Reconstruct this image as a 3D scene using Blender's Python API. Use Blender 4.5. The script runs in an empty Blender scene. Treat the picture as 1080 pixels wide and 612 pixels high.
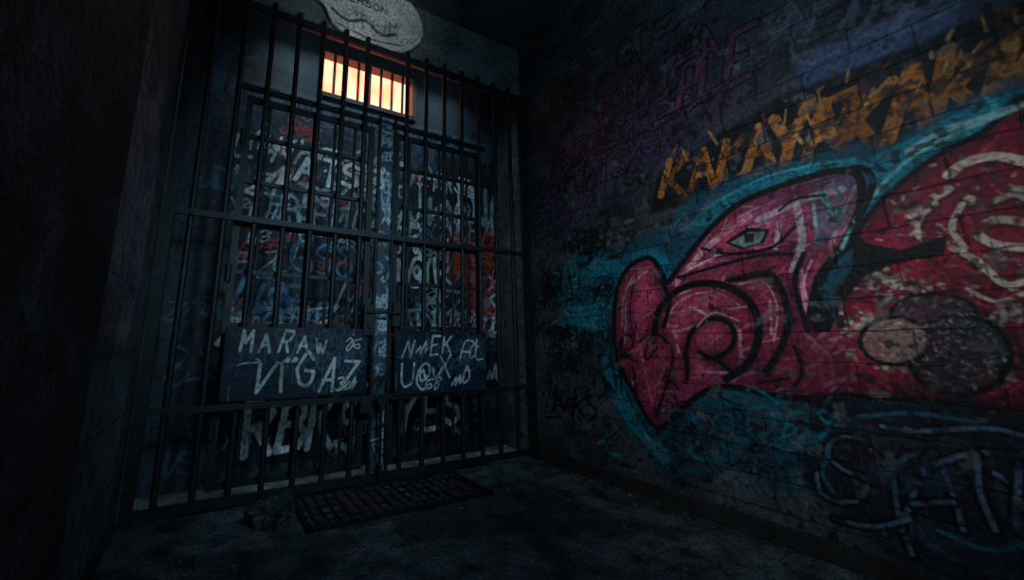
import bpy, bmesh, math, random
import numpy as np
from mathutils import Matrix, Vector, noise

random.seed(7)
sc = bpy.context.scene
sc.view_settings.view_transform = 'Standard'
sc.view_settings.look = 'None'

# ---------------- room dimensions (metres) ----------------
XL, XR = -0.36, 2.647      # left / right wall
YG, YB = 3.118, 3.62       # gate plane, wall behind gate
ZC = 4.17                  # ceiling
ZT = 3.56                  # underside of wall above gate

def lin(r, g, b):
    f = lambda c: (c/255/12.92) if c/255 <= .04045 else ((c/255+.055)/1.055)**2.4
    return np.array([f(r), f(g), f(b)])

# image pixels of mural and emblem: rays from the camera (0,0,1) -> metres on a wall
def ray(x, y):
    R = x-476.; H = 431.7-.2045*(269-y); Z = 90.2+.9789*(269-y)
    return (R*.8704+H*.4924, -R*.4924+H*.8704, Z)
def rw(x, y):
    X, Y, Z = ray(x, y); s = XR/X
    return (Y*s, 1+Z*s)
def bw(x, y, yp=YB):
    X, Y, Z = ray(x, y); s = yp/Y
    return (X*s, 1+Z*s)
def M(pts): return [rw(*p) for p in pts]
def B(pts, yp=YB): return [bw(p[0], p[1], yp) for p in pts]

# ---------------- paint engine (vertex paint on real wall grids) ----------------
def vnoise(U, V, scale, seed):
    r = np.random.RandomState(seed)
    T = r.rand(256, 256)
    x = U/scale+50; y = V/scale+50
    xi = np.floor(x).astype(int); yi = np.floor(y).astype(int)
    fx = x-xi; fy = y-yi
    fx = fx*fx*(3-2*fx); fy = fy*fy*(3-2*fy)
    g = lambda a, b: T[b % 256, a % 256]
    return (g(xi, yi)*(1-fx)+g(xi+1, yi)*fx)*(1-fy)+(g(xi, yi+1)*(1-fx)+g(xi+1, yi+1)*fx)*fy
def fbm(U, V, scale, seed, o=4):
    t = 0; a = .5; n = 0
    for i in range(o):
        t = t+a*vnoise(U, V, scale/2**i, seed+i); n += a; a *= .5
    return t/n

def crom(pts, closed=False, n=6):
    P = [np.array(p, float) for p in pts]; L = len(P)
    if L < 3: return pts
    out = []
    rng = range(L) if closed else range(L-1)
    for i in rng:
        if closed: a, b, c, d = P[i-1], P[i], P[(i+1) % L], P[(i+2) % L]
        else: a, b, c, d = P[max(i-1, 0)], P[i], P[i+1], P[min(i+2, L-1)]
        for k in range(n):
            t = k/n
            out.append(tuple(.5*((2*b)+(c-a)*t+(2*a-5*b+4*c-d)*t*t+(3*b-a-3*c+d)*t**3)))
    if not closed: out.append(tuple(P[-1]))
    return out

class Cv:
    def __init__(s, us, vs, base, seed=1):
        s.us = np.array(us); s.vs = np.array(vs)
        s.U, s.V = np.meshgrid(s.us, s.vs)
        s.c = np.empty(s.U.shape+(3,)); s.c[:] = base
        s.w = fbm(s.U, s.V, .05, seed, 3); s.clip = None
    def bb(s, pts, pad):
        a = np.array(pts)
        i0 = max(np.searchsorted(s.us, a[:, 0].min()-pad)-1, 0); i1 = np.searchsorted(s.us, a[:, 0].max()+pad)+1
        j0 = max(np.searchsorted(s.vs, a[:, 1].min()-pad)-1, 0); j1 = np.searchsorted(s.vs, a[:, 1].max()+pad)+1
        return slice(j0, j1), slice(i0, i1)
    def put(s, sl, al, col, wear):
        if wear: al = al*np.clip(1-(np.clip((s.w[sl]-.52)*8, 0, 1))*wear, 0, 1)
        if s.clip is not None: al = al*s.clip[sl]
        s.c[sl] = s.c[sl]*(1-al[..., None])+np.array(col)*al[..., None]
    def segd(s, sl, pts, wf=None):
        U = s.U[sl]; V = s.V[sl]; D = np.full(U.shape, 1e9)
        for k in range(len(pts)-1):
            (ax, ay), (bx, by) = pts[k], pts[k+1]
            dx, dy = bx-ax, by-ay; L = dx*dx+dy*dy+1e-12
            t = np.clip(((U-ax)*dx+(V-ay)*dy)/L, 0, 1)
            D = np.minimum(D, np.hypot(U-ax-t*dx, V-ay-t*dy))
        return D
    def stroke(s, pts, w, col, a=1, sm=False, soft=.005, wear=.3, closed=False):
        if sm: pts = crom(pts, closed)
        if closed: pts = list(pts)+[pts[0]]
        sl = s.bb(pts, w+soft)
        if s.U[sl].size == 0: return
        D = s.segd(sl, pts)
        s.put(sl, a*np.clip((w/2-D)/soft+.5, 0, 1), col, wear)
    def poly(s, pts, col, a=1, sm=False, soft=.006, wear=.25, mask=False):
        if sm: pts = crom(pts, True)
        sl = s.bb(pts, soft*1.5)
        if s.U[sl].size == 0: return
        U = s.U[sl]; V = s.V[sl]; ins = np.zeros(U.shape, bool)
        P = list(pts)+[pts[0]]
        for k in range(len(P)-1):
            (ax, ay), (bx, by) = P[k], P[k+1]
            if ay == by: continue
            c = ((ay > V) != (by > V)) & (U < (bx-ax)*(V-ay)/(by-ay)+ax)
            ins ^= c
        D = s.segd(sl, P); D = np.where(ins, D, -D)
        al = np.clip(D/soft+.5, 0, 1)
        if mask:
            m = np.zeros(s.U.shape); m[sl] = al; return m
        s.put(sl, a*al, col, wear)

F = {
'A': [[(0,0),(2,6),(4,0)],[(.8,2.2),(3.2,2.2)]],
'B': [[(0,0),(0,6),(3,5.8),(3.4,4.4),(2.6,3.3),(0,3.2)],[(2.4,3.3),(4,2),(3.4,.3),(0,0)]],
'C': [[(4,5),(2.5,6),(.5,5),(0,3),(.5,1),(2.5,0),(4,1)]],
'D': [[(0,0),(0,6),(2.6,5.6),(4,3.5),(3.6,1),(2,0),(0,0)]],
'E': [[(4,6),(0,6),(0,0),(4,0)],[(0,3),(3,3)]],
'F': [[(4,6),(0,6),(0,0)],[(0,3),(3,3)]],
'G': [[(4,5),(2.5,6),(.5,5),(0,3),(.5,1),(2.5,0),(4,1),(4,2.8),(2.2,2.8)]],
'H': [[(0,0),(0,6)],[(4,0),(4,6)],[(0,3),(4,3)]],
'I': [[(2,0),(2,6)]],
'K': [[(0,0),(0,6)],[(4,6),(0,2.6)],[(1.2,3.4),(4,0)]],
'L': [[(0,6),(0,0),(4,0)]],
'M': [[(0,0),(.3,6),(2,2.5),(3.7,6),(4,0)]],
'N': [[(0,0),(0,6),(4,0),(4,6)]],
'O': [[(2,6),(.3,5),(0,3),(.3,1),(2,0),(3.7,1),(4,3),(3.7,5),(2,6)]],
'P': [[(0,0),(0,6),(3,5.8),(3.9,4.5),(3,3),(0,2.8)]],
'R': [[(0,0),(0,6),(3,5.8),(3.7,4.5),(2.8,3.2),(0,2.8)],[(1.5,2.9),(4,0)]],
'S': [[(4,5.2),(2,6),(.2,5),(.6,3.6),(3.4,2.6),(3.9,1.2),(2,0),(0,.8)]],
'T': [[(0,6),(4,6)],[(2,6),(2,0)]],
'U': [[(0,6),(0,1.4),(1.2,0),(3,0),(4,1.4),(4,6)]],
'V': [[(0,6),(2,0),(4,6)]],
'W': [[(0,6),(1,0),(2,4),(3,0),(4,6)]],
'X': [[(0,0),(4,6)],[(0,6),(4,0)]],
'Y': [[(0,6),(2,3),(4,6)],[(2,3),(1.6,0)]],
'Z': [[(0,6),(4,6),(0,0),(4,0)]],
'3': [[(0,5.4),(2,6),(3.8,4.8),(1.6,3.2),(4,1.8),(2.4,0),(0,.5)]],
'@': [[(3,3),(2,4.2),(1,3),(2,1.8),(3,3),(3.2,1.8),(4.2,3),(3.5,5.4),(1.5,6),(0,3.6),(.3,1),(2.4,-.3),(4.2,.6)]],
'~': [[(-.6,1),(1,3.4),(2,.8),(3,4.8),(4,1),(5,3)]],
'&': [[(-1,-.6),(1,-.2),(5,.2),(3.6,1)]],
'*': [[(0,3),(2,6.6),(4,3),(1.2,1),(1,5),(4.4,5)]],
'J': [[(3,6),(3.2,1.2),(1.8,-1),(0,-.4),(.8,1)]],
'8': [[(2,3.2),(.4,4.6),(2,6),(3.6,4.6),(2,3.2),(.2,1.5),(2,-.2),(3.8,1.5),(2,3.2)]],
'+': [[(0,4),(1.4,5.2),(2.6,4),(1.8,1),(3.4,.2),(5,2.6)],[(1.6,6.4),(2,6.7)]],
'<': [[(4.4,6),(1,5.2),(.2,2.6),(2,.4),(4,1.4),(3,3.2),(1,2.6)]],
}
KEYS = list(F.keys())
def text(cv, st, u, v, h, col, w, sgn=1, adv=.8, wd=.6, slant=.12, jit=.05, sm=False, out=None, ow=0, rng=None, a=1, wear=.3, rise=0):
    rng = rng or random
    items = []
    for i, ch in enumerate(st):
        if ch == ' ': continue
        hh = h*(1+rng.uniform(-jit, jit)*2.5); sl = slant+rng.uniform(-jit, jit)*2
        ou = i*h*adv; ov = i*rise+rng.uniform(-jit, jit)*h
        for pl in F[ch]:
            pp = []
            for (x, y) in pl:
                xx = x/4*wd*h+rng.uniform(-jit, jit)*h*.5; yy = y/6*hh+rng.uniform(-jit, jit)*h*.5
                pp.append((u+sgn*(ou+xx+sl*yy), v+ov+yy))
            items.append(pp)
    if out is not None:
        for pp in items: cv.stroke(pp, w+ow, out, a, sm and len(pp) > 2, wear=0)
    for pp in items: cv.stroke(pp, w, col, a, sm and len(pp) > 2, wear=wear)
def tags(cv, n, u0, u1, v0, v1, cols, hr, seed, sgn=1, wf=.09, a=(.5, 1)):
    rng = random.Random(seed)
    for i in range(n):
        h = rng.uniform(*hr); st = ''.join(rng.choice(KEYS) for _ in range(rng.randint(2, 6)))
        text(cv, st, rng.uniform(u0, u1), rng.uniform(v0, v1), h, rng.choice(cols), max(.007, h*rng.uniform(wf*.6, wf*1.5)),
             sgn, adv=rng.uniform(.5, .8), slant=rng.uniform(-.2, .5), jit=.12, sm=rng.random() < .7, rng=rng, a=rng.uniform(*a), rise=rng.uniform(-.03, .04)*h*4)
def scrawl(cv, u0, u1, v0, v1, rowh, cols, seed, wf=.1, sgn=1, skip=.1, out=None):
    """rows of hand-written tags, side by side, little overlap"""
    rng = random.Random(seed); v = v0
    while v < v1:
        rh = rowh*rng.uniform(.75, 1.3); u = u0+rng.uniform(-.1, .1)
        while u < u1:
            h = rh*rng.uniform(.65, 1.15); n = rng.randint(2, 5); adv = rng.uniform(.55, .75)
            if rng.random() > skip:
                st = ''.join(rng.choice(KEYS) for _ in range(n))
                text(cv, st, u, v+rng.uniform(-.04, .04), h, rng.choice(cols), max(.009, h*wf*rng.uniform(.7, 1.5)), sgn, adv=adv,
                     slant=rng.uniform(-.1, .35), jit=.13, sm=rng.random() < .75, rng=rng, a=rng.uniform(.7, 1), wear=.5, out=out, ow=.016 if out is not None else 0)
            u += n*h*adv+h*rng.uniform(.0, .3)
        v += rh*1.0

def gridmesh(name, cv, fn, hole=None, flip=False):
    nv, nu = cv.U.shape
    X, Y, Z = fn(cv.U, cv.V)
    co = np.stack([X, Y, Z], -1).reshape(-1, 3).astype(np.float32)
    i = np.arange(nu-1); j = np.arange(nv-1); I, J = np.meshgrid(i, j)
    a = J*nu+I
    q = np.stack([a, a+1, a+nu+1, a+nu], -1)
    if flip: q = q[..., ::-1]
    if hole:
        uc = (cv.us[:-1]+cv.us[1:])/2; vc = (cv.vs[:-1]+cv.vs[1:])/2
        UU, VV = np.meshgrid(uc, vc)
        keep = ~((UU > hole[0]) & (UU < hole[1]) & (VV > hole[2]) & (VV < hole[3]))
        q = q[keep]
    q = q.reshape(-1, 4).astype(np.int32); f = len(q)
    me = bpy.data.meshes.new(name)
    me.vertices.add(len(co)); me.vertices.foreach_set('co', co.ravel())
    me.loops.add(4*f); me.loops.foreach_set('vertex_index', q.ravel())
    me.polygons.add(f); me.polygons.foreach_set('loop_start', np.arange(0, 4*f, 4, dtype=np.int32))
    me.update(calc_edges=True); me.validate()
    at = me.color_attributes.new('paint', 'FLOAT_COLOR', 'POINT')
    c = np.concatenate([np.clip(cv.c, 0, 1), np.ones(cv.U.shape+(1,))], -1).astype(np.float32)
    at.data.foreach_set('color', c.ravel())
    ob = bpy.data.objects.new(name, me); sc.collection.objects.link(ob)
    return ob

# ---------------- materials ----------------
def newmat(name):
    m = bpy.data.materials.new(name); m.use_nodes = True
    nt = m.node_tree; b = nt.nodes['Principled BSDF']
    return m, nt, b
def N(nt, t, **k):
    n = nt.nodes.new(t)
    for a, v in k.items(): setattr(n, a, v)
    return n
def painted(name, rough=.6, bump=.3, brick=None, axis='YZ', grain=40):
    m, nt, b = newmat(name); L = nt.links.new
    at = N(nt, 'ShaderNodeAttribute', attribute_name='paint')
    geo = N(nt, 'ShaderNodeNewGeometry')
    n1 = N(nt, 'ShaderNodeTexNoise'); n1.inputs['Scale'].default_value = 3; n1.inputs['Detail'].default_value = 8
    n2 = N(nt, 'ShaderNodeTexNoise'); n2.inputs['Scale'].default_value = grain; n2.inputs['Detail'].default_value = 6
    L(geo.outputs['Position'], n1.inputs['Vector']); L(geo.outputs['Position'], n2.inputs['Vector'])
    r1 = N(nt, 'ShaderNodeMapRange'); r1.inputs[1].default_value = .3; r1.inputs[2].default_value = .7; r1.inputs[3].default_value = .6; r1.inputs[4].default_value = 1.2
    L(n1.outputs[0], r1.inputs[0])
    r2 = N(nt, 'ShaderNodeMapRange'); r2.inputs[1].default_value = .35; r2.inputs[2].default_value = .6; r2.inputs[3].default_value = .6; r2.inputs[4].default_value = 1.18
    L(n2.outputs[0], r2.inputs[0])
    mu = N(nt, 'ShaderNodeMath', operation='MULTIPLY'); L(r1.outputs[0], mu.inputs[0]); L(r2.outputs[0], mu.inputs[1])
    vm = N(nt, 'ShaderNodeVectorMath', operation='SCALE'); L(at.outputs['Color'], vm.inputs[0]); L(mu.outputs[0], vm.inputs['Scale'])
    col = vm.outputs[0]; hgt = n2.outputs[0]
    if brick:
        sp = N(nt, 'ShaderNodeSeparateXYZ'); L(geo.outputs['Position'], sp.inputs[0])
        cb = N(nt, 'ShaderNodeCombineXYZ'); L(sp.outputs[axis[0]], cb.inputs[0]); L(sp.outputs[axis[1]], cb.inputs[1])
        bt = N(nt, 'ShaderNodeTexBrick'); bt.inputs['Scale'].default_value = 1
        bt.inputs['Brick Width'].default_value = brick[0]; bt.inputs['Row Height'].default_value = brick[1]; bt.inputs['Mortar Size'].default_value = .005
        bt.inputs['Mortar Smooth'].default_value = .6
        wv = N(nt, 'ShaderNodeTexNoise'); wv.inputs['Scale'].default_value = 11; wv.inputs['Detail'].default_value = 5
        L(geo.outputs['Position'], wv.inputs['Vector'])
        ws = N(nt, 'ShaderNodeVectorMath', operation='MULTIPLY_ADD'); ws.inputs[1].default_value = (.024, .024, 0)
        L(wv.outputs['Color'], ws.inputs[0]); L(cb.outputs[0], ws.inputs[2])
        L(ws.outputs[0], bt.inputs['Vector'])
        # joints partly filled in by paint, so they fade in and out
        fj = N(nt, 'ShaderNodeMapRange'); fj.inputs[1].default_value = .4; fj.inputs[2].default_value = .6; fj.inputs[3].default_value = .3; fj.inputs[4].default_value = 1
        L(n1.outputs[0], fj.inputs[0])
        fm = N(nt, 'ShaderNodeMath', operation='MULTIPLY'); L(bt.outputs['Fac'], fm.inputs[0]); L(fj.outputs[0], fm.inputs[1])
        mr = N(nt, 'ShaderNodeMapRange'); mr.inputs[3].default_value = 1; mr.inputs[4].default_value = .34; L(fm.outputs[0], mr.inputs[0])
        v2 = N(nt, 'ShaderNodeVectorMath', operation='SCALE'); L(col, v2.inputs[0]); L(mr.outputs[0], v2.inputs['Scale']); col = v2.outputs[0]
        h2 = N(nt, 'ShaderNodeMath', operation='MULTIPLY_ADD'); h2.inputs[1].default_value = -2.0
        L(fm.outputs[0], h2.inputs[0]); L(n2.outputs[0], h2.inputs[2]); hgt = h2.outputs[0]
    L(col, b.inputs['Base Color'])
    bp = N(nt, 'ShaderNodeBump'); bp.inputs['Strength'].default_value = bump; bp.inputs['Distance'].default_value = .006
    L(hgt, bp.inputs['Height']); L(bp.outputs[0], b.inputs['Normal'])
    b.inputs['Roughness'].default_value = rough
    b.inputs['Specular IOR Level'].default_value = .3
    return m
def simple(name, c1, c2, rough=.6, scale=8, bump=.3, metal=0, dist=.005, rust=None, stain=None):
    m, nt, b = newmat(name); L = nt.links.new
    geo = N(nt, 'ShaderNodeNewGeometry')
    n1 = N(nt, 'ShaderNodeTexNoise'); n1.inputs['Scale'].default_value = scale; n1.inputs['Detail'].default_value = 10; n1.inputs['Roughness'].default_value = .7
    L(geo.outputs['Position'], n1.inputs['Vector'])
    cr = N(nt, 'ShaderNodeValToRGB'); cr.color_ramp.elements[0].position = .38; cr.color_ramp.elements[1].position = .66
    cr.color_ramp.elements[0].color = tuple(c1)+(1,); cr.color_ramp.elements[1].color = tuple(c2)+(1,)
    if rust is not None:
        e = cr.color_ramp.elements.new(.58); e.color = tuple(c2)+(1,); cr.color_ramp.elements[2].color = tuple(rust)+(1,)
    L(n1.outputs[0], cr.inputs[0]); col = cr.outputs[0]
    n2 = N(nt, 'ShaderNodeTexNoise'); n2.inputs['Scale'].default_value = scale*9; n2.inputs['Detail'].default_value = 6
    L(geo.outputs['Position'], n2.inputs['Vector'])
    if stain is not None:
        n3 = N(nt, 'ShaderNodeTexNoise'); n3.inputs['Scale'].default_value = 1.6; n3.inputs['Detail'].default_value = 9; n3.inputs['Distortion'].default_value = 1.2
        L(geo.outputs['Position'], n3.inputs['Vector'])
        r3 = N(nt, 'ShaderNodeMapRange'); r3.inputs[1].default_value = .42; r3.inputs[2].default_value = .58; r3.inputs[3].default_value = stain; r3.inputs[4].default_value = 1.15
        L(n3.outputs[0], r3.inputs[0])
        r4 = N(nt, 'ShaderNodeMapRange'); r4.inputs[1].default_value = .4; r4.inputs[2].default_value = .62; r4.inputs[3].default_value = .55; r4.inputs[4].default_value = 1.5
        L(n2.outputs[0], r4.inputs[0])
        mm = N(nt, 'ShaderNodeMath', operation='MULTIPLY'); L(r3.outputs[0], mm.inputs[0]); L(r4.outputs[0], mm.inputs[1])
        vs = N(nt, 'ShaderNodeVectorMath', operation='SCALE'); L(col, vs.inputs[0]); L(mm.outputs[0], vs.inputs['Scale']); col = vs.outputs[0]
    L(col, b.inputs['Base Color'])
    ad = N(nt, 'ShaderNodeMath', operation='ADD'); L(n1.outputs[0], ad.inputs[0]); L(n2.outputs[0], ad.inputs[1])
    bp = N(nt, 'ShaderNodeBump'); bp.inputs['Strength'].default_value = bump; bp.inputs['Distance'].default_value = dist
    L(ad.outputs[0], bp.inputs['Height']); L(bp.outputs[0], b.inputs['Normal'])
    b.inputs['Roughness'].default_value = rough; b.inputs['Metallic'].default_value = metal
    return m
m_wall = painted('painted_block_wall', .62, .7, brick=(.42, .152))
m_back = painted('painted_steel_wall', .6, .25)
m_plate = painted('painted_plate', .5, .25)
m_lint = painted('plaster_upper', .85, .4)
m_left = painted('plaster_left', .8, .7, brick=(.5, .32))
m_iron = simple('black_iron', lin(8, 11, 15), lin(24, 28, 32), .55, 14, .5, 0, .003, rust=lin(62, 44, 36))
m_floor = simple('floor_concrete', lin(44, 52, 56), lin(112, 122, 126), .6, 6.5, .8, 0, .014, stain=.45)
m_ceil = simple('ceiling_concrete', lin(50, 58, 64), lin(84, 92, 96), .9, 4, .4)
m_pil = simple('pillar_plaster', lin(18, 19, 22), lin(76, 74, 78), .85, 7, .8, 0, .02, stain=.5)
m_base = simple('skirting_paint', lin(18, 20, 23), lin(50, 50, 50), .7, 8, .5)
m_rust = simple('rusty_grate', lin(40, 32, 35), lin(90, 66, 64), .8, 20, .5)
m_cloth = simple('dirty_cloth', lin(18, 21, 24), lin(74, 82, 86), .6, 12, .5)
m_stone = simple('rubble', lin(60, 66, 70), lin(130, 134, 134), .9, 20, .4)

# ================= RIGHT WALL MURAL =================
ys = list(np.arange(-1.2, .12, .03)); y = .12
while y < YB+.05:
    ys.append(y); y += .0022+.0024*y
cw = Cv(ys, np.arange(0, ZC+.02, .0058), lin(74, 80, 84), 11)
U, V = cw.U, cw.V
n0 = fbm(U, V, .7, 3); n1 = fbm(U, V, .18, 9)
cw.c = cw.c*(.45+1.0*n0)[..., None]*(.6+.8*n1)[..., None]
BLK = lin(8, 11, 16); PINK = lin(208, 76, 112); PINKD = lin(132, 36, 70); PINKL = lin(244, 160, 180); RED = lin(164, 24, 56)
REDD = lin(88, 16, 38); TEAL = lin(14, 134, 156); TEALD = lin(10, 84, 106); MINT = lin(120, 200, 195); CREAM = lin(236, 206, 186)
ORG = lin(168, 100, 42); PUR = lin(102, 56, 92); NAVY = lin(30, 42, 76); GREY = lin(120, 135, 150)
cw.poly(M([(575,260),(590,110),(700,40),(830,-40),(1100,-120),(1100,60),(900,130),(700,215)]), lin(52, 50, 68), .7, soft=.12)
cw.poly(M([(835,62),(925,25),(1010,-15),(1010,35),(930,62),(850,98)]), lin(70, 88, 128), .85, soft=.03)
cw.poly(M([(1010,-15),(1085,-40),(1085,10),(1010,35)]), lin(54, 68, 96), .8, soft=.03)
cw.poly(M([(900,12),(985,-30),(990,0),(905,38)]), lin(92, 76, 118), .55, soft=.03)
tags(cw, 30, 1.3, 0, 2.35, 3.1, [lin(84, 98, 134), lin(100, 62, 90), BLK, lin(104, 116, 138)], (.1, .22), 5, -1, .1, (.4, .8))
rr = random.Random(4)
text(cw, 'ROY THA', 2.15, 2.80, .20, PUR, .028, -1, .70, .5, out=BLK, ow=.024, rng=rr, jit=.08)
text(cw, 'FORGETREEL', 2.75, 2.54, .20, PUR, .030, -1, .76, .56, out=BLK, ow=.026, rng=rr, jit=.08)
text(cw, 'DOKCATSYEN', 2.95, 2.29, .18, lin(84, 62, 112), .028, -1, .8, .6, out=BLK, ow=.024, rng=rr, jit=.08)
text(cw, 'PLE', 1.52, 2.56, .26, PUR, .038, -1, .62, .5, out=BLK, ow=.03, rng=rr, jit=.08)
text(cw, 'SUNAR', 3.05, 2.04, .17, lin(76, 64, 104), .03, -1, .9, .66, out=BLK, ow=.02, rng=rr)
tags(cw, 20, 2.8, 1.2, 2.1, 3.1, [BLK, lin(36, 34, 52), lin(92, 56, 88), lin(60, 60, 96)], (.08, .2), 18, -1, .11, (.5, .9))
tags(cw, 28, 3.05, 1.9, 1.75, 3.2, [BLK, lin(66, 56, 92), lin(36, 34, 52)], (.1, .24), 8, -1, .12, (.5, .9))
# orange lettering on black
cw.poly(M([(685,226),(695,180),(760,142),(820,102),(880,80),(960,48),(1090,-5),(1090,98),(1000,138),(930,168),(850,186),(760,210)]), BLK, .94, soft=.03)
rr = random.Random(12)
for p, w in [([(697,206),(706,170)], .05), ([(706,190),(724,164)], .04), ([(706,190),(722,208)], .045), ([(728,202),(742,158),(752,196)], .042), ([(734,186),(750,182)], .032),
             ([(757,192),(766,150)], .046), ([(766,168),(784,144)], .038), ([(786,184),(800,134),(814,174)], .048), ([(792,165),(808,158)], .032),
             ([(816,126),(832,152),(854,106)], .056), ([(832,152),(826,182)], .056), ([(850,170),(868,108),(882,152)], .05), ([(845,120),(902,94)], .04), ([(856,150),(884,138)], .034),
             ([(890,156),(908,92)], .056), ([(906,124),(940,86)], .05), ([(900,126),(932,164)], .056), ([(936,148),(962,70),(978,132)], .056), ([(944,118),(978,106)], .04),
             ([(985,126),(1000,54)], .06), ([(1000,60),(1028,66),(1006,94),(1034,118)], .05), ([(1036,66),(1086,34)], .064), ([(1044,108),(1062,46),(1082,94)], .06)]:
    cw.stroke(M(p), w, rr.choice([ORG, ORG, lin(134, 78, 34), lin(184, 118, 58)]), .97, wear=.85)
for i in range(110):
    px = rr.uniform(700, 1080); py = 205-(px-700)*.40+rr.uniform(-46, 14)
    cw.stroke(M([(px, py), (px+rr.uniform(-10, 10), py-rr.uniform(4, 18))]), rr.uniform(.006, .018), rr.choice([BLK, BLK, lin(110, 60, 26), lin(196, 140, 84)]), .75)
# teal halo
cw.poly(M([(575,312),(588,280),(625,262),(668,255),(700,240),(730,208),(770,188),(850,165),(905,150),(945,155),(985,118),(1040,95),(1095,75),
           (1095,470),(1000,470),(880,455),(800,480),(745,512),(700,502),(660,450),(632,400),(622,355),(596,346)]), TEALD, .95, soft=.06)
cw.poly(M([(585,300),(600,278),(650,270),(695,265),(705,300),(650,315),(640,345),(600,338)]), TEAL, .8, sm=True, soft=.03)
cw.poly(M([(880,190),(930,160),(975,140),(1030,108),(1090,88),(1090,120),(1040,135),(980,165),(940,200),(900,245),(885,230)]), TEAL, .95, soft=.015)
cw.poly(M([(715,245),(760,206),(840,180),(905,168),(918,190),(900,250),(870,300),(860,240),(780,230)]), TEAL, .9, soft=.015)
cw.poly(M([(636,330),(646,400),(688,468),(735,430),(760,440),(700,492),(660,445),(634,390)]), TEAL, .8, soft=.02)
rr = random.Random(21)
for i in range(170):
    px, py = rr.choice([(rr.uniform(585, 690), rr.uniform(265, 348)), (rr.uniform(880, 1085), 0), (rr.uniform(630, 760), rr.uniform(430, 490)), (rr.uniform(700, 900), -1)])
    if py == 0: py = 215-(px-880)*.5+rr.uniform(-25, 20)
    if py == -1: py = 245-(px-700)*.36+rr.uniform(-20, 6)
    cw.stroke(M([(px, py), (px+rr.uniform(-16, 16), py+rr.uniform(-8, 8)), (px+rr.uniform(-16, 16), py+rr.uniform(-14, 14))]), rr.uniform(.006, .016),
              rr.choice([BLK, TEALD, lin(60, 180, 190), lin(20, 96, 120), NAVY, BLK]), rr.uniform(.4, .9), sm=True)
tags(cw, 9, 2.85, 2.4, 1.15, 1.45, [BLK, lin(20, 60, 76)], (.08, .15), 23, -1, .1, (.6, .95))
redp = crom(M([(903,262),(915,235),(945,202),(990,168),(1040,142),(1100,118),(1100,425),(1000,420),(930,416),(880,412),(850,400),(842,378),(870,350),(880,320),(900,290)]), True, 4)
cw.stroke(redp, .05, BLK, 1, closed=True, wear=0)
cw.poly(redp, RED, 1, wear=0)
body = crom(M([(650,352),(652,312),(663,286),(684,275),(697,292),(703,304),(735,262),(775,222),(830,198),(893,184),(903,210),(893,240),(880,265),(866,292),(866,318),(884,345),(892,372),(890,412),(850,416),(806,412),(766,404),(738,412),(716,430),(692,448),(670,412),(654,384)]), True, 4)
cw.stroke(body, .075, BLK, 1, closed=True, wear=0)
cw.poly(body, PINK, 1, wear=0)
msk = cw.poly(body, PINK, mask=True)
cw.poly(M([(872,352),(915,352),(915,410),(872,410)]), lin(160, 36, 66), .95, soft=.04)
INNER = [([(690,352),(696,325),(722,303),(758,300),(790,318),(800,350),(790,382),(766,400)], .045),
         ([(722,378),(730,350),(752,336),(772,345),(772,366),(752,378),(738,372)], .032),
         ([(725,400),(724,370)], .03), ([(752,378),(772,392)], .025), ([(770,296),(812,290),(830,325),(826,362),(806,395)], .035),
         ([(697,296),(706,318),(700,345)], .03), ([(715,293),(760,280),(800,270),(836,268)], .022), ([(740,262),(770,268),(812,262),(838,240)], .018),
         ([(690,350),(710,375),(692,440)], .02), ([(848,268),(838,300),(852,348)], .028), ([(822,222),(840,210),(870,206)], .015), ([(655,375),(672,382)], .014),
         ([(838,366),(846,392),(836,410)], .016), ([(800,404),(830,400)], .014), ([(700,395),(716,410)], .014), ([(668,300),(664,330),(668,352)], .01)]
cw.clip = msk
rr = random.Random(31)
cw.poly(M([(640,350),(690,330),(720,400),(700,460),(640,420)]), PINKD, .6, soft=.08)
cw.poly(M([(760,290),(850,250),(870,340),(900,420),(760,420)]), lin(160, 46, 80), .8, soft=.06)
cw.poly(M([(850,180),(915,175),(905,250),(860,260)]), lin(70, 130, 155), .8, soft=.04)
cw.poly(M([(780,212),(850,188),(850,215),(790,235)]), lin(120, 90, 140), .55, soft=.04)
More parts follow.
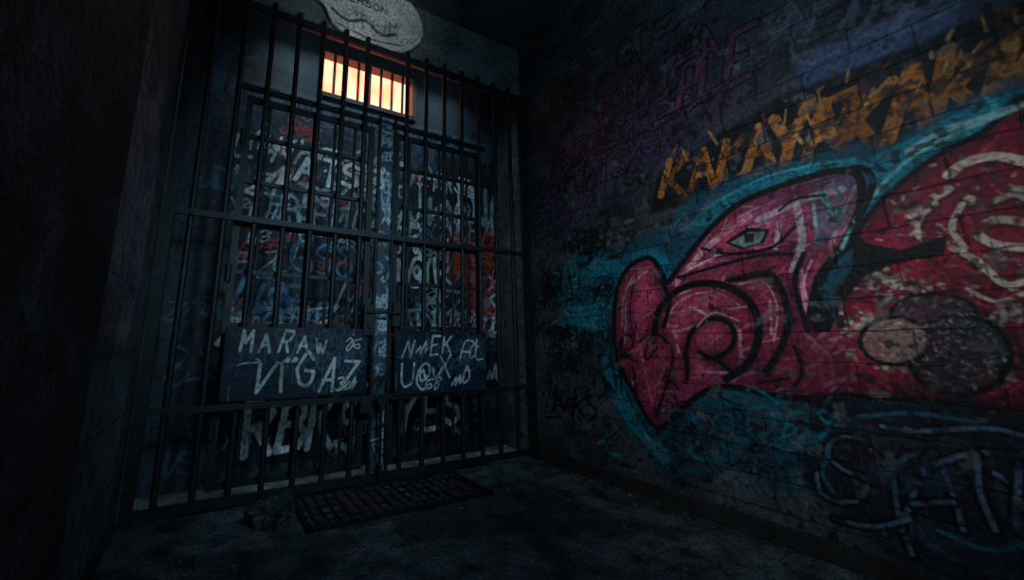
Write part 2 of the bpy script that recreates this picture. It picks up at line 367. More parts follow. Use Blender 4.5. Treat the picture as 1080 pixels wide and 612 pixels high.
# sprayed darker fades beside every black line and inside the rim
for p, w in INNER: cw.stroke(M(p), w+.07, lin(96, 24, 52), .6, sm=True, soft=.05, wear=0)
cw.stroke(body, .13, lin(96, 24, 56), .55, closed=True, soft=.06, wear=0)
for i in range(460):
    px, py = rr.uniform(650, 900), rr.uniform(190, 445); an = rr.uniform(-1.3, .1); l = rr.uniform(5, 30)
    c = rr.choice([PINKD, PINKL, PINKL, RED, lin(200, 70, 108), lin(116, 30, 62), lin(226, 116, 142), lin(96, 56, 110), lin(84, 26, 56), lin(60, 24, 44)])
    cw.stroke(M([(px, py), (px+l*math.cos(an), py+l*math.sin(an))]), rr.uniform(.004, .02), c, rr.uniform(.2, .7))
for p, w, c in [([(712,300),(745,262),(790,228)], .034, PINKL), ([(665,300),(682,286)], .02, PINKL), ([(800,232),(850,210),(888,200)], .035, lin(206, 176, 196)),
                ([(840,215),(846,255),(836,285)], .035, lin(225, 206, 220)), ([(868,205),(880,225)], .03, MINT), ([(715,335),(728,325),(745,332)], .02, PINKL),
                ([(845,285),(850,330)], .02, PINKL), ([(822,235),(818,262)], .024, lin(226, 196, 212)), ([(660,320),(659,362)], .014, lin(170, 170, 200)),
                ([(790,240),(830,228)], .014, lin(220, 196, 212)), ([(858,216),(862,250)], .014, lin(180, 200, 210)), ([(704,318),(712,312),(728,306)], .012, PINKL),
                ([(672,352),(680,390),(688,425)], .02, lin(210, 96, 126)), ([(740,392),(770,394)], .014, PINKL), ([(848,352),(872,372),(880,400)], .014, lin(210, 100, 130)),
                ([(880,195),(888,215),(876,240)], .016, lin(40, 120, 140)), ([(866,232),(860,262)], .014, lin(40, 120, 140)),
                ([(712,352),(716,372)], .02, PINKL), ([(780,350),(782,376)], .02, PINKL), ([(812,318),(814,352)], .014, PINKL), ([(728,284),(760,268)], .012, lin(250, 200, 210))]:
    cw.stroke(M(p), w, c, .85, sm=True, wear=.6)
cw.clip = None
for p, w in INNER:
    cw.stroke(M(p), w, BLK, 1, sm=True, wear=0)
for p in [[(704,345),(710,325),(728,312),(756,309),(782,324)], [(735,345),(752,330),(778,338)], [(780,300),(806,298),(820,325),(816,360)], [(856,275),(848,300),(858,335)], [(656,345),(658,314),(668,292),(684,282)], [(742,262),(778,230),(830,207)]]:
    cw.stroke(M(p), .008, lin(240, 180, 196), .85, sm=True, wear=.8)
cw.poly(M([(764,256),(788,240),(812,242),(806,256),(782,264)]), BLK, 1, wear=0)
cw.poly(M([(770,256),(790,245),(808,245),(801,256),(784,261)]), lin(130, 146, 144), 1, wear=.5)
cw.poly(M([(784,247),(796,246),(795,256),(786,257)]), lin(20, 40, 50), 1, wear=0)
cw.clip = cw.poly(redp, RED, mask=True)*(1-msk)
cw.poly(M([(985,300),(1100,280),(1100,430),(985,430)]), REDD, .9, soft=.08)
cw.poly(M([(930,250),(1010,180),(1060,160),(1030,230),(960,260)]), lin(130, 26, 60), .8, soft=.05)
cw.stroke(redp, .12, lin(70, 14, 34), .6, closed=True, soft=.06, wear=0)
for i in range(460):
    px, py = rr.uniform(850, 1085), rr.uniform(130, 420); an = rr.uniform(-1., 1.); l = rr.uniform(4, 24)
    c = rr.choice([REDD, lin(190, 46, 74), lin(200, 84, 94), lin(60, 12, 28), lin(184, 36, 60), lin(24, 64, 78), lin(120, 24, 56), lin(70, 44, 58)])
    cw.stroke(M([(px, py), (px+l*math.cos(an), py+l*math.sin(an))]), rr.uniform(.004, .018), c, rr.uniform(.25, .75))
for p, w in [([(1000,185),(1018,172),(1050,165),(1085,172)], .034), ([(1000,200),(978,215),(965,240),(975,252)], .032), ([(1012,205),(1040,214),(1068,205),(1085,210)], .022),
             ([(1085,235),(1050,232),(1030,245),(1050,258),(1085,262)], .03), ([(1015,215),(1004,240),(1018,262)], .02), ([(1005,262),(1030,275),(1060,300),(1085,296)], .024),
             ([(1040,270),(1085,280)], .016), ([(985,215),(960,228)], .026), ([(1020,305),(1050,318),(1080,310)], .014), ([(925,290),(940,300),(962,296),(980,302)], .022),
             ([(902,326),(918,334),(905,345)], .022), ([(940,312),(930,322)], .016), ([(1045,180),(1060,196),(1085,200)], .02)]:
    cw.stroke(M([(a+2, b+3) for a, b in p]), w*1.2, REDD, .8, sm=True, wear=0)
    cw.stroke(M(p), w, CREAM, .9, sm=True, wear=.95)
for i in range(110):
    px, py = rr.uniform(880, 1080), rr.uniform(170, 350)
    cw.stroke(M([(px, py), (px+rr.uniform(-6, 6), py+rr.uniform(-4, 4))]), rr.uniform(.003, .012), CREAM, rr.uniform(.3, .8))
for (cx, cy, r0) in [(915, 300, 22), (905, 345, 18), (965, 310, 20), (1040, 345, 22), (1065, 330, 18), (1060, 395, 16), (940, 290, 18), (935, 385, 16), (890, 375, 12)]:
    for i in range(34):      # flaked paint showing grey primer
        px, py = cx+rr.gauss(0, r0*.5), cy+rr.gauss(0, r0*.3)
        q = [(px+rr.uniform(2, 6)*math.cos(t), py+rr.uniform(1, 4)*math.sin(t)) for t in (0, 1.2, 2.4, 3.6, 4.8)]
        cw.poly(M(q), rr.choice([lin(160, 152, 148), CREAM, lin(96, 92, 96), lin(40, 34, 40)]), rr.uniform(.4, .9))
def disc(cx, cy, rx, ry, col, a=.9, oc=BLK, ow=.014):
    pts = M([(cx+rx*math.cos(t*math.tau/20), cy+ry*math.sin(t*math.tau/20)) for t in range(20)])
    cw.poly(pts, col, a, wear=.3); cw.stroke(pts, ow, oc, 1, closed=True, wear=0)
disc(985, 332, 46, 22, lin(72, 58, 68), .9)
disc(1012, 375, 54, 42, lin(44, 46, 54), .95, ow=.02)
disc(944, 360, 37, 25, lin(164, 128, 120), .92, ow=.018)
for i in range(620):
    k = rr.choice([0, 1, 1, 1, 2]); cx, cy, rx, ry = [(985, 330, 42, 18), (1012, 375, 50, 38), (944, 360, 33, 21)][k]
    t = rr.uniform(0, 6.28); q = rr.random()**.5
    px, py = cx+rx*q*math.cos(t), cy+ry*q*math.sin(t)
    cc = rr.choice([lin(180, 176, 174), lin(120, 118, 124), BLK, lin(90, 88, 96), BLK, lin(80, 44, 54)]) if k < 2 else rr.choice([CREAM, lin(190, 160, 150), lin(110, 64, 74), lin(80, 66, 72)])
    cw.stroke(M([(px, py), (px+rr.uniform(-5, 5), py+rr.uniform(-3, 3))]), rr.uniform(.002, .009), cc, rr.uniform(.3, .85))
cw.clip = None
cw.poly(M([(858,352),(850,330),(858,292),(880,262),(902,240),(912,256),(950,264),(1000,247),(996,270),(950,276),(912,292),(890,318),(876,350)]), BLK, 1, wear=0)
cw.poly(M([(868,330),(868,300),(886,272),(900,262),(898,285),(880,310)]), TEALD, .9)
cw.stroke(M([(888,262),(905,228),(945,180),(985,152),(1040,128),(1090,108)]), .016, MINT, .9, sm=True, wear=.6)
cw.stroke(M([(958,160),(1000,136),(1040,124),(1090,106)]), .028, lin(160, 200, 200), .7, sm=True, wear=.7)
cw.stroke(M([(896,178),(912,178),(920,196),(905,232)]), .03, BLK, 1, sm=True)
cw.stroke(M([(740,222),(800,190),(850,176),(900,168)]), .016, lin(60, 160, 170), .8, sm=True)
cw.stroke(M([(596,340),(640,352),(654,405),(690,468),(730,440)]), .018, lin(40, 160, 180), .75, sm=True, wear=.7)
# lower dark band and swirls
cw.poly(M([(850,412),(930,418),(1095,425),(1095,475),(960,460),(860,440)]), BLK, .92, soft=.03)
cw.poly(M([(700,468),(720,435),(790,422),(850,430),(870,470),(850,520),(780,500),(730,492)]), TEALD, .9, sm=True, soft=.03)
cw.poly(M([(845,440),(900,425),(1000,440),(1095,450),(1095,640),(1000,620),(900,560),(850,510)]), lin(18, 28, 42), .88, sm=True, soft=.04)
rr = random.Random(77)
for i in range(120):
    px, py = rr.uniform(705, 870), rr.uniform(424, 505)
    q = [(px, py)]
    for k in range(3): q.append((q[-1][0]+rr.uniform(-18, 18), q[-1][1]+rr.uniform(-12, 12)))
    cw.stroke(M(q), rr.uniform(.006, .018), rr.choice([BLK, BLK, BLK, TEAL, lin(24, 110, 124), lin(60, 60, 70), lin(44, 80, 98), lin(70, 44, 60)]), .85, sm=True)
for k, (x0, y0) in enumerate([(712, 470), (748, 462), (790, 455), (826, 460)]):
    cw.stroke(M([(x0, y0), (x0+8, y0-22), (x0+22, y0-24), (x0+26, y0-6), (x0+14, y0+8), (x0+30, y0+16)]), .018, lin(34, 124, 142), .7, sm=True, wear=.8)
cw.stroke(M([(738,432),(752,455),(775,462)]), .014, lin(150, 84, 60), .8, sm=True)
for i in range(60):
    px, py = rr.uniform(860, 1080), rr.uniform(440, 590)
    cw.stroke(M([(px, py), (px+rr.uniform(-24, 24), py+rr.uniform(-16, 16)), (px+rr.uniform(-30, 30), py+rr.uniform(-20, 20))]), rr.uniform(.006, .02), rr.choice([BLK, BLK, lin(24, 50, 66), lin(36, 60, 80)]), .7, sm=True)
BG = lin(88, 116, 142)
for p in [[(908,464),(884,462),(872,478),(890,496),(912,505),(910,524),(888,530),(866,520),(862,500)],
          [(918,475),(940,500),(948,545),(962,585)], [(935,500),(960,480),(985,478)], [(950,560),(972,500),(985,478),(1004,520),(1016,560)],
          [(962,532),(1006,530)], [(985,490),(1030,478),(1085,480)], [(1030,480),(1034,520),(1050,560)], [(1050,500),(1085,520)], [(1075,490),(1072,560)],
          [(880,548),(920,556),(960,548)], [(930,450),(970,455),(1040,452),(1085,462)]]:
    cw.stroke(M(p), .045, BLK, 1, sm=True, wear=0)
    cw.stroke(M(p), .017, BG, .9, sm=True, wear=.8)
for p in [[(876,470),(868,500),(880,520)], [(905,440),(960,436),(1030,446)], [(990,560),(1040,580),(1085,575)], [(780,500),(810,520),(850,522)]]:
    cw.stroke(M(p), .016, lin(40, 104, 130), .8, sm=True)
tags(cw, 12, .9, .1, .15, .45, [BLK, lin(50, 74, 96), lin(36, 54, 70)], (.08, .15), 91, -1, .12, (.5, .9))
rr = random.Random(5)
text(cw, 'MARKS', 2.98, .42, .18, BLK, .03, -1, .62, .55, slant=.2, rng=rr, jit=.1)
text(cw, '&', 2.95, .36, .2, BLK, .02, -1, rng=rr)
tags(cw, 34, 3.08, 2.3, .5, 1.8, [BLK, BLK, lin(36, 48, 60)], (.08, .2), 15, -1, .13, (.6, .95))
tags(cw, 16, 2.3, 1.2, .2, .5, [BLK, lin(34, 40, 46)], (.06, .14), 16, -1, .1, (.3, .7))
rr = random.Random(6)
for i in range(150):
    px, py = rr.uniform(590, 1080), rr.uniform(180, 480); u, v = rw(px, py)
    cw.stroke([(u, v), (u+rr.uniform(-.003, .003), v-rr.uniform(.05, .35))], rr.uniform(.003, .007), rr.choice([BLK, TEALD, REDD, lin(46, 50, 56), lin(120, 50, 76)]), .55)
dirt = np.clip((fbm(U, V, .3, 40, 5)-.5)*3.5, 0, 1)*.45
cw.c = cw.c*(1-dirt)[..., None]+lin(22, 26, 30)*dirt[..., None]
flk = np.clip((fbm(U, V, .07, 61, 4)-.67)*16, 0, 1)*.5
cw.c = cw.c*(1-flk)[..., None]+lin(104, 108, 110)*flk[..., None]
chip = np.clip((fbm(U, V, .05, 161, 4)-.68)*20, 0, 1)*.8
cw.c = cw.c*(1-chip)[..., None]+lin(20, 22, 26)*chip[..., None]
cw.c = cw.c*(.76+.56*fbm(U, V, .09, 90, 4))[..., None]
o = gridmesh('wall_right', cw, lambda U, V: (np.full(U.shape, XR), U, V)); o.data.materials.append(m_wall)

# ================= WALL BEHIND THE GATE =================
cb = Cv(np.arange(XL-.02, XR+.03, .0068), np.arange(0, ZC+.02, .0068), lin(46, 58, 70), 23)
U, V = cb.U, cb.V
cb.c = cb.c*(.5+1.0*fbm(U, V, .5, 31))[..., None]
W1 = lin(218, 230, 236); W2 = lin(164, 190, 204); W3 = lin(72, 102, 126); N1 = lin(9, 14, 22); N2 = lin(24, 42, 66); OR2 = lin(226, 72, 40)
for (x0, x1) in [(.14, 1.2), (1.45, 2.35)]:
    cb.poly([(x0, .1), (x1, .1), (x1, 3.0), (x0, 3.0)], lin(20, 36, 60), .75)
tags(cb, 70, -.3, 2.6, .05, 3.0, [N1, N2, N1, lin(30, 52, 78)], (.15, .4), 1, 1, .16, (.5, .9))
scrawl(cb, -.3, 2.6, .08, 2.95, .20, [W3, N1, N1, lin(50, 70, 90)], 2, .11)
scrawl(cb, .1, 2.3, .62, 2.75, .23, [W1, W2, W1, W2, W1, lin(100, 146, 180)], 3, .115, skip=.04, out=N1)
scrawl(cb, .1, 2.3, .70, 2.7, .12, [W2, W3, W1, lin(190, 80, 60)], 33, .09, skip=.6)
cb.poly([(-.3, 1.0), (.1, 1.0), (.1, 2.1), (-.3, 2.1)], lin(60, 66, 68), .25, soft=.05)
rr = random.Random(3)
cb.poly([(2.1, 1.35), (2.55, 1.3), (2.5, 2.25), (2.05, 2.2)], lin(70, 30, 28), .5, soft=.1)
tags(cb, 12, 1.95, 2.35, 1.25, 2.15, [OR2, lin(190, 60, 40), lin(210, 96, 60), N1], (.1, .24), 7, 1, .11, (.7, 1))
tags(cb, 12, .1, 1.1, 2.0, 2.8, [OR2, lin(170, 60, 40)], (.06, .12), 9, 1, .13, (.6, .9))
tags(cb, 9, .1, 2.1, .3, 1.5, [OR2, lin(170, 60, 44)], (.05, .11), 19, 1, .13, (.5, .9))
text(cb, 'ATS3', .5, 2.38, .24, W1, .04, 1, .85, .6, out=N1, ow=.03, rng=rr, jit=.07)
cb.poly([(.1, .12), (1.25, .12), (1.25, .60), (.1, .60)], N1, .8, soft=.05)
text(cb, 'RBKS', .30, .17, .36, W1, .05, 1, .62, .5, slant=.08, out=N1, ow=.04, rng=rr, jit=.05)
cb.poly([(1.42, .12), (2.3, .12), (2.3, .62), (1.42, .62)], N1, .7, soft=.05)
text(cb, 'YES', 1.5, .24, .32, W1, .045, 1, .74, .5, slant=.08, out=N1, ow=.04, rng=rr, jit=.05)
tags(cb, 14, .1, 2.2, .1, .55, [W2, W3], (.06, .12), 29, 1, .1, (.5, .8))
cb.poly([(-.2, 2.98), (2.5, 2.98), (2.5, 3.2), (-.2, 3.2)], lin(60, 84, 106), .7, soft=.03)
text(cb, 'UNTANIA MUSCAPES', -.1, 2.99, .17, N1, .03, 1, .85, .6, rng=rr, jit=.03)
HX0, HX1, HZ0, HZ1 = .66, 1.59, 3.26, 3.70
o = gridmesh('wall_back', cb, lambda U, V: (U, np.full(U.shape, YB), V), hole=(HX0, HX1, HZ0, HZ1)); o.data.materials.append(m_back)

# ================= UPPER WALL ABOVE GATE =================
YU = YG+.07
cu = Cv(np.arange(XL-.02, XR+.01, .006), np.arange(ZT, ZC+.01, .006), lin(104, 112, 112), 41)
U, V = cu.U, cu.V
cu.c = cu.c*(.6+.8*fbm(U, V, .4, 51))[..., None]
tags(cu, 14, .8, 2.4, 3.6, 3.95, [lin(60, 70, 74), lin(40, 44, 50)], (.05, .1), 4, 1, .12, (.2, .5))
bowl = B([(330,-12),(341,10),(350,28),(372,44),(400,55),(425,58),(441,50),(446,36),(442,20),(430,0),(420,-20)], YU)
o = gridmesh('wall_upper', cu, lambda U, V: (U, np.full(U.shape, YU), V)); o.data.materials.append(m_lint)
md = o.modifiers.new('thick', 'SOLIDIFY'); md.thickness = .07; md.offset = -1

# ================= LEFT WALL =================
cl = Cv(np.arange(-1.2, YB+.03, .012), np.arange(0, ZC+.02, .012), lin(84, 90, 94), 61)
U, V = cl.U, cl.V
cl.c = cl.c*(.4+1.1*fbm(U, V, .4, 71))[..., None]*(.6+.8*fbm(U, V, .08, 75))[..., None]
cl.poly([(1.5, 1.05), (2.7, 1.0), (2.85, 1.9), (2.6, 2.35), (1.5, 2.3)], lin(148, 120, 132), .8, soft=.06, wear=.8)
cl.poly([(1.5, 0), (2.9, 0), (2.9, .9), (1.5, .95)], lin(116, 122, 124), .6, soft=.06, wear=.8)
tags(cl, 8, 2.4, 2.7, .3, .8, [lin(120, 135, 150)], (.04, .06), 6, 1, .1, (.5, .8))
tags(cl, 14, 1.7, 2.8, 1.0, 3.2, [lin(28, 28, 34), lin(60, 50, 60)], (.08, .2), 8, 1, .1, (.4, .8))
o = gridmesh('wall_left', cl, lambda U, V: (np.full(U.shape, XL), U, V), flip=True); o.data.materials.append(m_left)

# ---------------- mesh helpers ----------------
def box(bm, x0, x1, y0, y1, z0, z1, rot=None):
    r = bmesh.ops.create_cube(bm, size=1)
    for v in r['verts']:
        v.co = Vector(((x0+x1)/2+v.co.x*(x1-x0), (y0+y1)/2+v.co.y*(y1-y0), (z0+z1)/2+v.co.z*(z1-z0)))
    return r['verts']
def cyl(bm, x, y, z0, z1, r, seg=12):
    m = Matrix.Translation((x, y, (z0+z1)/2))
    return bmesh.ops.create_cone(bm, cap_ends=True, segments=seg, radius1=r, radius2=r, depth=z1-z0, matrix=m)['verts']
def cylx(bm, x0, x1, y, z, r, seg=10):
    m = Matrix.Translation(((x0+x1)/2, y, z)) @ Matrix.Rotation(math.pi/2, 4, 'Y')
    return bmesh.ops.create_cone(bm, cap_ends=True, segments=seg, radius1=r, radius2=r, depth=x1-x0, matrix=m)['verts']
def cyly(bm, x, y0, y1, z, r, seg=10):
    m = Matrix.Translation((x, (y0+y1)/2, z)) @ Matrix.Rotation(math.pi/2, 4, 'X')
    return bmesh.ops.create_cone(bm, cap_ends=True, segments=seg, radius1=r, radius2=r, depth=y1-y0, matrix=m)['verts']
def fin(bm, name, mat, parent=None, smooth=True, bevel=0):
    me = bpy.data.meshes.new(name); bm.to_mesh(me); bm.free()
    ob = bpy.data.objects.new(name, me); sc.collection.objects.link(ob); me.materials.append(mat)
    if smooth:
        for p in me.polygons: p.use_smooth = True
        es = ob.modifiers.new('es', 'EDGE_SPLIT'); es.split_angle = math.radians(40)
    if bevel:
        b = ob.modifiers.new('bv', 'BEVEL'); b.width = bevel; b.segments = 2; b.limit_method = 'ANGLE'
    if parent: ob.parent = parent
    return ob
def empty(name, loc=(0, 0, 0)):
    e = bpy.data.objects.new(name, None); sc.collection.objects.link(e); return e

# painted emblem: half-round plaster plaque fixed to the wall above the gate
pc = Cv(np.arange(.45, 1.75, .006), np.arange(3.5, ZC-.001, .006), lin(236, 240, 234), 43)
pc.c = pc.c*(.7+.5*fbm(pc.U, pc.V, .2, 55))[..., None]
rr = random.Random(9)
bx0 = min(p[0] for p in bowl)
text(pc, 'LASERSON', bx0+.10, 3.93, .07, lin(44, 64, 84), .014, 1, 1.0, .7, rng=rr, jit=.05)
tags(pc, 16, bx0+.1, bx0+.8, 3.6, 4.1, [lin(90, 104, 114), lin(130, 140, 144), lin(70, 84, 96)], (.05, .1), 14, 1, .12, (.4, .8))
pc.stroke([(bx0+.16, 3.78), (bx0+.3, 3.72), (bx0+.45, 3.78), (bx0+.6, 3.70), (bx0+.74, 3.76)], .03, lin(50, 66, 84), .9, sm=True)
pc.stroke([(bx0+.2, 3.66), (bx0+.5, 3.62), (bx0+.8, 3.66)], .02, lin(90, 84, 76), .8, sm=True)
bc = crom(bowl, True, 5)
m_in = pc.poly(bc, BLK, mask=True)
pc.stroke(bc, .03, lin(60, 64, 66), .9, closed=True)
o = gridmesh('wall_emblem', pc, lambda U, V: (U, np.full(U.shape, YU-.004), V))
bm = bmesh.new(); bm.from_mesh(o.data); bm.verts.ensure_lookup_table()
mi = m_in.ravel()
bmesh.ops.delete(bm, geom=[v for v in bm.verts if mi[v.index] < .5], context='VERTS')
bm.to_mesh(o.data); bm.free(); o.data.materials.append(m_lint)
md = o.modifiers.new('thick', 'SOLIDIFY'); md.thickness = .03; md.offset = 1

def sheet(name, z, mat, up=True):
    bm = bmesh.new(); box(bm, XL-.02, XR+.02, -1.2, YB+.02, z if not up else z-.1, z+.1 if not up else z)
    return fin(bm, name, mat, smooth=False)
sheet('floor', 0, m_floor, True); sheet('ceiling', ZC, m_ceil, False)
bm = bmesh.new(); box(bm, XL-.01, -.29, -1.2, 1.62, 0, ZC)
fin(bm, 'wall_left_pillar', m_pil, smooth=False, bevel=.012)
bm = bmesh.new(); box(bm, XR-.03, XR-.001, -1.2, YG-.05, 0, .085)
box(bm, XR-.05, XR-.001, -1.2, YG-.05, 0, .02)
fin(bm, 'baseboard_right', m_base, smooth=False, bevel=.004)
bm = bmesh.new(); box(bm, XL, XL+.02, 1.63, YG-.06, 0, .07)
fin(bm, 'baseboard_left', m_base, smooth=False, bevel=.004)

# ================= WINDOW =================
win = empty('window_1')
bm = bmesh.new(); t = .03
for a in [(HX0-t, HX0+.012, HZ0-t, HZ1+t), (HX1-.012, HX1+t, HZ0-t, HZ1+t)]: box(bm, a[0], a[1], YB-.02, YB+.12, a[2], a[3])
for a in [(HZ0-t, HZ0+.012), (HZ1-.012, HZ1+t)]: box(bm, HX0, HX1, YB-.02, YB+.12, a[0], a[1])
for k in range(1, 8):
    cyl(bm, HX0+(HX1-HX0)*k/8, YB+.01, HZ0, HZ1, .014)
fin(bm, 'frame', m_iron, win)
bm = bmesh.new(); box(bm, HX0, HX1, YB+.1, YB+.11, HZ0, HZ1)
m, nt, b = newmat('lit_frosted_glass'); L = nt.links.new
geo = N(nt, 'ShaderNodeNewGeometry'); nz = N(nt, 'ShaderNodeTexNoise'); nz.inputs['Scale'].default_value = 3.5
L(geo.outputs['Position'], nz.inputs['Vector'])
cr = N(nt, 'ShaderNodeValToRGB'); cr.color_ramp.elements[0].position = .36; cr.color_ramp.elements[1].position = .56
cr.color_ramp.elements[0].color = (1, .19, .08, 1); cr.color_ramp.elements[1].color = (1, .27, .17, 1)
L(nz.outputs[0], cr.inputs[0]); L(cr.outputs[0], b.inputs['Emission Color']); b.inputs['Emission Strength'].default_value = 3.7
b.inputs['Base Color'].default_value = (.4, .3, .2, 1)
fin(bm, 'pane', m, win, smooth=False)

# ================= GATE =================
gate = empty('prison_gate')
bm = bmesh.new()
box(bm, -.34, -.28, YG-.03, YG+.03, 0, ZT-.02)
box(bm, 2.575, 2.64, YG-.03, YG+.03, 0, ZT-.02)
for z, h in [(3.50, .028), (1.83, .02), (.60, .02), (.055, .025)]:
    box(bm, -.30, 2.60, YG-.028, YG-.006, z-h, z+h)
box(bm, .02, 2.18, YG+.05, YG+.09, 2.85, 2.885)
fin(bm, 'outer_frame', m_iron, gate, bevel=.003)
bm = bmesh.new()
x = -.19
while x < 2.54:
    if not (1.03 < x < 1.23): cyl(bm, x, YG+.012, .03, 3.60, .0195)
    x += .1885
fin(bm, 'outer_bars', m_iron, gate)
bm = bmesh.new(); x = -.19
while x < 2.54:
    for z in (3.5, 1.83, .6): cyly(bm, x, YG-.036, YG-.026, z, .009)
    x += .1885
fin(bm, 'rivets', m_iron, gate)
def leaf(x0, x1, nb, nm):
    bm = bmesh.new(); y0, y1 = YG+.06, YG+.10; z0, z1 = .1, 2.80; w = .045
    box(bm, x0, x0+w, y0, y1, z0, z1); box(bm, x1-w, x1, y0, y1, z0, z1)
    for z in (z0, z1-w, 2.47, 2.12, 1.80, 1.46, 1.10, .58): box(bm, x0, x1, y0+.004, y1-.004, z, z+(w if z in (z0, z1-w) else .028))
    for k in range(1, nb):
        cyl(bm, x0+(x1-x0)*k/nb, (y0+y1)/2, z0, z1, .0115)
    for z in (.4, 1.4, 2.4): cyl(bm, x0 if nm == 'leaf_left' else x1, y0-.01, z, z+.12, .02)
    fin(bm, nm, m_iron, gate)
leaf(.06, 1.05, 6, 'leaf_left'); leaf(1.235, 2.12, 6, 'leaf_right')
def plate(nm, x0, x1, z0, z1, y, seed, words):
    c = Cv(np.arange(x0, x1+.001, .004), np.arange(z0, z1+.001, .004), lin(26, 38, 54), seed)
    c.c = c.c*(.4+1.2*fbm(c.U, c.V, .2, seed+5))[..., None]
    tags(c, 34, x0, x1, z0, z1, [N1, W3, N1, lin(40, 64, 90), lin(76, 94, 110)], (.06, .16), seed, 1, .09, (.4, .8))
    rr = random.Random(seed)
    for (st, u, v, h, w, s, adv) in words:
        text(c, st, u, v, h, lin(206, 212, 212), w, 1, adv, .5, slant=.22, jit=.1, sm=s, rng=rr, wear=.4, out=N1, ow=.012)
    for k in range(12):
        u = rr.uniform(x0, x1); v = rr.uniform(z0+.1, z1); c.stroke([(u, v), (u, v-.12)], .004, rr.choice([W2, N1, W3]), .5)
    sc_ = np.clip((fbm(c.U, c.V, .05, seed+9, 4)-.62)*8, 0, 1)*.5
    c.c = c.c*(1-sc_)[..., None]+lin(26, 24, 26)*sc_[..., None]
    c.stroke([(x0, z0), (x1, z0), (x1, z1), (x0, z1)], .016, N1, .9, closed=True)
    o = gridmesh(nm, c, lambda U, V: (U, np.full(U.shape, y), V)); o.data.materials.append(m_plate); o.parent = gate
    md = o.modifiers.new('t', 'SOLIDIFY'); md.thickness = .006; md.offset = -1
plate('plate_left', .08, 1.03, .63, 1.10, YG-.04, 101, [('MARAW', .17, .93, .13, .018, False, .92), ('VIGAZ', .24, .68, .20, .022, False, .74), ('3~', .8, .66, .10, .014, True, .7), ('&', .2, .86, .16, .01, True, 1), ('~~', .45, .86, .05, .01, True, 1), ('+<', .84, .94, .10, .012, True, .7)])
plate('plate_right', 1.245, 2.09, .60, 1.09, YG-.04, 131, [('N~EK', 1.31, .90, .13, .016, False, .9), ('X', 1.62, .72, .22, .018, True, .8), ('F*L', 1.82, .85, .15, .016, True, .52), ('U@Y', 1.30, .66, .18, .017, True, .7), ('~*', 1.75, .64, .13, .015, True, .7), ('<8', 1.5, .64, .1, .012, True, .7)])
def post(nm, x0, x1, z0, z1, y, seed):
    c = Cv(np.arange(x0, x1+.001, .005), np.arange(z0, z1+.001, .006), lin(70, 84, 96), seed)
    c.c = c.c*(.5+1.*fbm(c.U, c.V, .15, seed+5))[..., None]
    tags(c, 70, x0-.03, x1-.03, z0, z1, [N1, W1, W2, N1], (.06, .12), seed, 1, .13, (.6, 1))
    o = gridmesh(nm, c, lambda U, V: (U, np.full(U.shape, y), V)); o.data.materials.append(m_plate); o.parent = gate
    md = o.modifiers.new('t', 'SOLIDIFY'); md.thickness = .05; md.offset = -1
post('centre_post', 1.085, 1.20, .06, 2.85, YG+.03, 151)
bm = bmesh.new()
for xx in (1.075, 1.21): cyl(bm, xx, YG+.0, .03, 2.88, .014)
box(bm, .985, 1.07, YG-.06, YG-.02, 1.05, 1.28); box(bm, 1.215, 1.275, YG-.06, YG-.02, 1.12, 1.30)
cylx(bm, 1.0, 1.27, YG-.07, 1.22, .011); cyly(bm, 1.03, YG-.075, YG-.05, 1.12, .018)
box(bm, .985, 1.07, YG-.05, YG-.02, .5, .6)
cyl(bm, 1.14, YG-.06, .02, .62, .012); box(bm, 1.11, 1.17, YG-.07, YG-.03, .55, .60)
fin(bm, 'lock_and_bolts', m_iron, gate, bevel=.003)

# ================= FLOOR GRATE =================
gr = empty('floor_grate')
gx0, gx1, gy0, gy1 = .55, 1.75, 2.53, 3.07
bm = bmesh.new()
for a in [(gx0, gx0+.03, gy0, gy1), (gx1-.03, gx1, gy0, gy1), (gx0, gx1, gy0, gy0+.03), (gx0, gx1, gy1-.03, gy1)]: box(bm, a[0], a[1], a[2], a[3], 0, .022)
for k in range(1, 18): xx = gx0+(gx1-gx0)*k/18; box(bm, xx-.005, xx+.005, gy0, gy1, 0, .016)
for k in range(1, 5): yy = gy0+(gy1-gy0)*k/5; box(bm, gx0, gx1, yy-.006, yy+.006, 0, .014)
fin(bm, 'bars', m_iron, gr, smooth=False)
bm = bmesh.new(); rr = random.Random(2)
for i in range(18):
    for j in range(5):
        if rr.random() < .25: continue
        x0 = gx0+(gx1-gx0)*i/18; y0 = gy0+(gy1-gy0)*j/5
        box(bm, x0+.009, x0+.058, y0+.012, y0+.096, 0, rr.uniform(.008, .02))
fin(bm, 'tiles', m_rust, gr, smooth=False, bevel=.002)

# ================= CRUMPLED CLOTH =================
bm = bmesh.new(); bmesh.ops.create_icosphere(bm, subdivisions=5, radius=1)
for v in bm.verts:
    p = v.co.copy()
    n = .25*noise.noise(p*1.5)+.32*(1-abs(noise.noise(Vector((p.x*2.2, p.y*5, p.z*2))+Vector((3, 1, 2)))*2))+.08*abs(noise.noise(p*8))
    q = p*(.72+n)
    X, Y = q.x*.14, q.y*.085
    v.co = Vector((.40+X*.86+Y*.5, 2.76-X*.5+Y*.86, max(.002, .035+q.z*.10+max(0, X)*.5)))
fin(bm, 'crumpled_cloth', m_cloth)
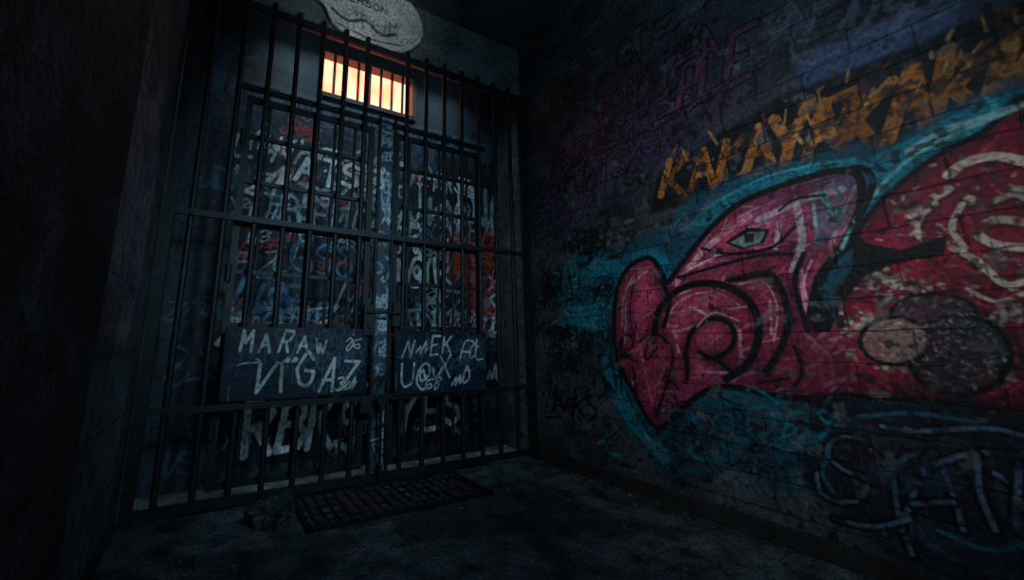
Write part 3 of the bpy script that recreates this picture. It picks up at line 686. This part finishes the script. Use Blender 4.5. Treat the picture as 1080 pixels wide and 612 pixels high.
# ================= RUBBLE =================
bm = bmesh.new(); rr = random.Random(44)
for i in range(200):
    if i < 90: X, Y = XR-.08-abs(rr.gauss(0, .25)), rr.uniform(.3, 2.9)
    else: X, Y = rr.uniform(-.2, 2.5), rr.uniform(.9, 3.0)
    if gx0-.05 < X < gx1+.05 and Y > gy0-.05: continue
    if X < .6 and Y > 2.6: continue
    s = rr.uniform(.003, .012)
    r = bmesh.ops.create_icosphere(bm, subdivisions=1, radius=s)
    for v in r['verts']: v.co = Vector((X+v.co.x*rr.uniform(.7, 1.5), Y+v.co.y*rr.uniform(.7, 1.5), max(0, s*.4+v.co.z*.7)))
fin(bm, 'rubble', m_stone, smooth=False)

# ================= LIGHT =================
w = bpy.data.worlds.new('World'); sc.world = w; w.use_nodes = True
w.node_tree.nodes['Background'].inputs[0].default_value = (.20, .56, .82, 1)
w.node_tree.nodes['Background'].inputs[1].default_value = .14
def spot(name, loc, tgt, power, col, ang, size=.25, blend=1):
    l = bpy.data.lights.new(name, 'SPOT'); l.energy = power; l.color = col; l.spot_size = math.radians(ang); l.spot_blend = blend; l.shadow_soft_size = size
    o = bpy.data.objects.new(name, l); sc.collection.objects.link(o); o.location = loc
    o.rotation_euler = (Vector(tgt)-Vector(loc)).to_track_quat('-Z', 'Y').to_euler()
spot('added_spot', (.35, .6, 2.1), (XR, 1.35, 1.5), 80, (.8, .93, 1), 80)  # added key light for the mural, no fixture modelled
spot('added_spot', (.9, .0, 2.4), (.95, YG, 1.35), 125, (.48, .8, 1), 66)  # added cool spot to brighten the gate, unseen source
spot('added_spot', (.9, 1.6, 2.9), (.9, YU, 3.9), 20, (.92, .97, 1), 56, .1)  # added spot that lifts the emblem and upper wall, not a fixture
l = bpy.data.lights.new('fill_point', 'POINT'); l.energy = 11; l.color = (.45, .8, 1); l.shadow_soft_size = .2  # added point fill for left wall and floor, not an actual ceiling fitting
o = bpy.data.objects.new('fill_point', l); sc.collection.objects.link(o); o.location = (1.3, .8, 3.2)
for xx in (.5, 1.2, 1.9):  # added fill lights hidden behind the upper wall, brighten the graffiti behind the bars
    l = bpy.data.lights.new('recess_fill', 'AREA'); l.shape = 'RECTANGLE'; l.size = .5; l.size_y = .08; l.energy = 4; l.color = (.6, .88, 1)
    o = bpy.data.objects.new('recess_fill', l); sc.collection.objects.link(o); o.location = (xx, 3.28, 3.95)
    l.spread = math.radians(90)
    o.rotation_euler = (Vector((xx, 3.42, .5))-Vector((xx, 3.28, 3.95))).to_track_quat('-Z', 'Y').to_euler()

# ================= CAMERA =================
cam = bpy.data.cameras.new('camera'); co = bpy.data.objects.new('camera', cam); sc.collection.objects.link(co)
a = math.atan(92/441)
r = Vector((.8704, -.4924, 0)).normalized(); f = Vector((.4924*math.cos(a), .8704*math.cos(a), math.sin(a))).normalized(); u = r.cross(f)
mt = Matrix((r, u, -f)).transposed().to_4x4(); mt.translation = (0, 0, 1.0)
co.matrix_world = mt
cam.sensor_width = 36; cam.lens = 36*441/1080; cam.shift_x = 64/1080; cam.shift_y = -37/1080; cam.clip_start = .02
sc.camera = co
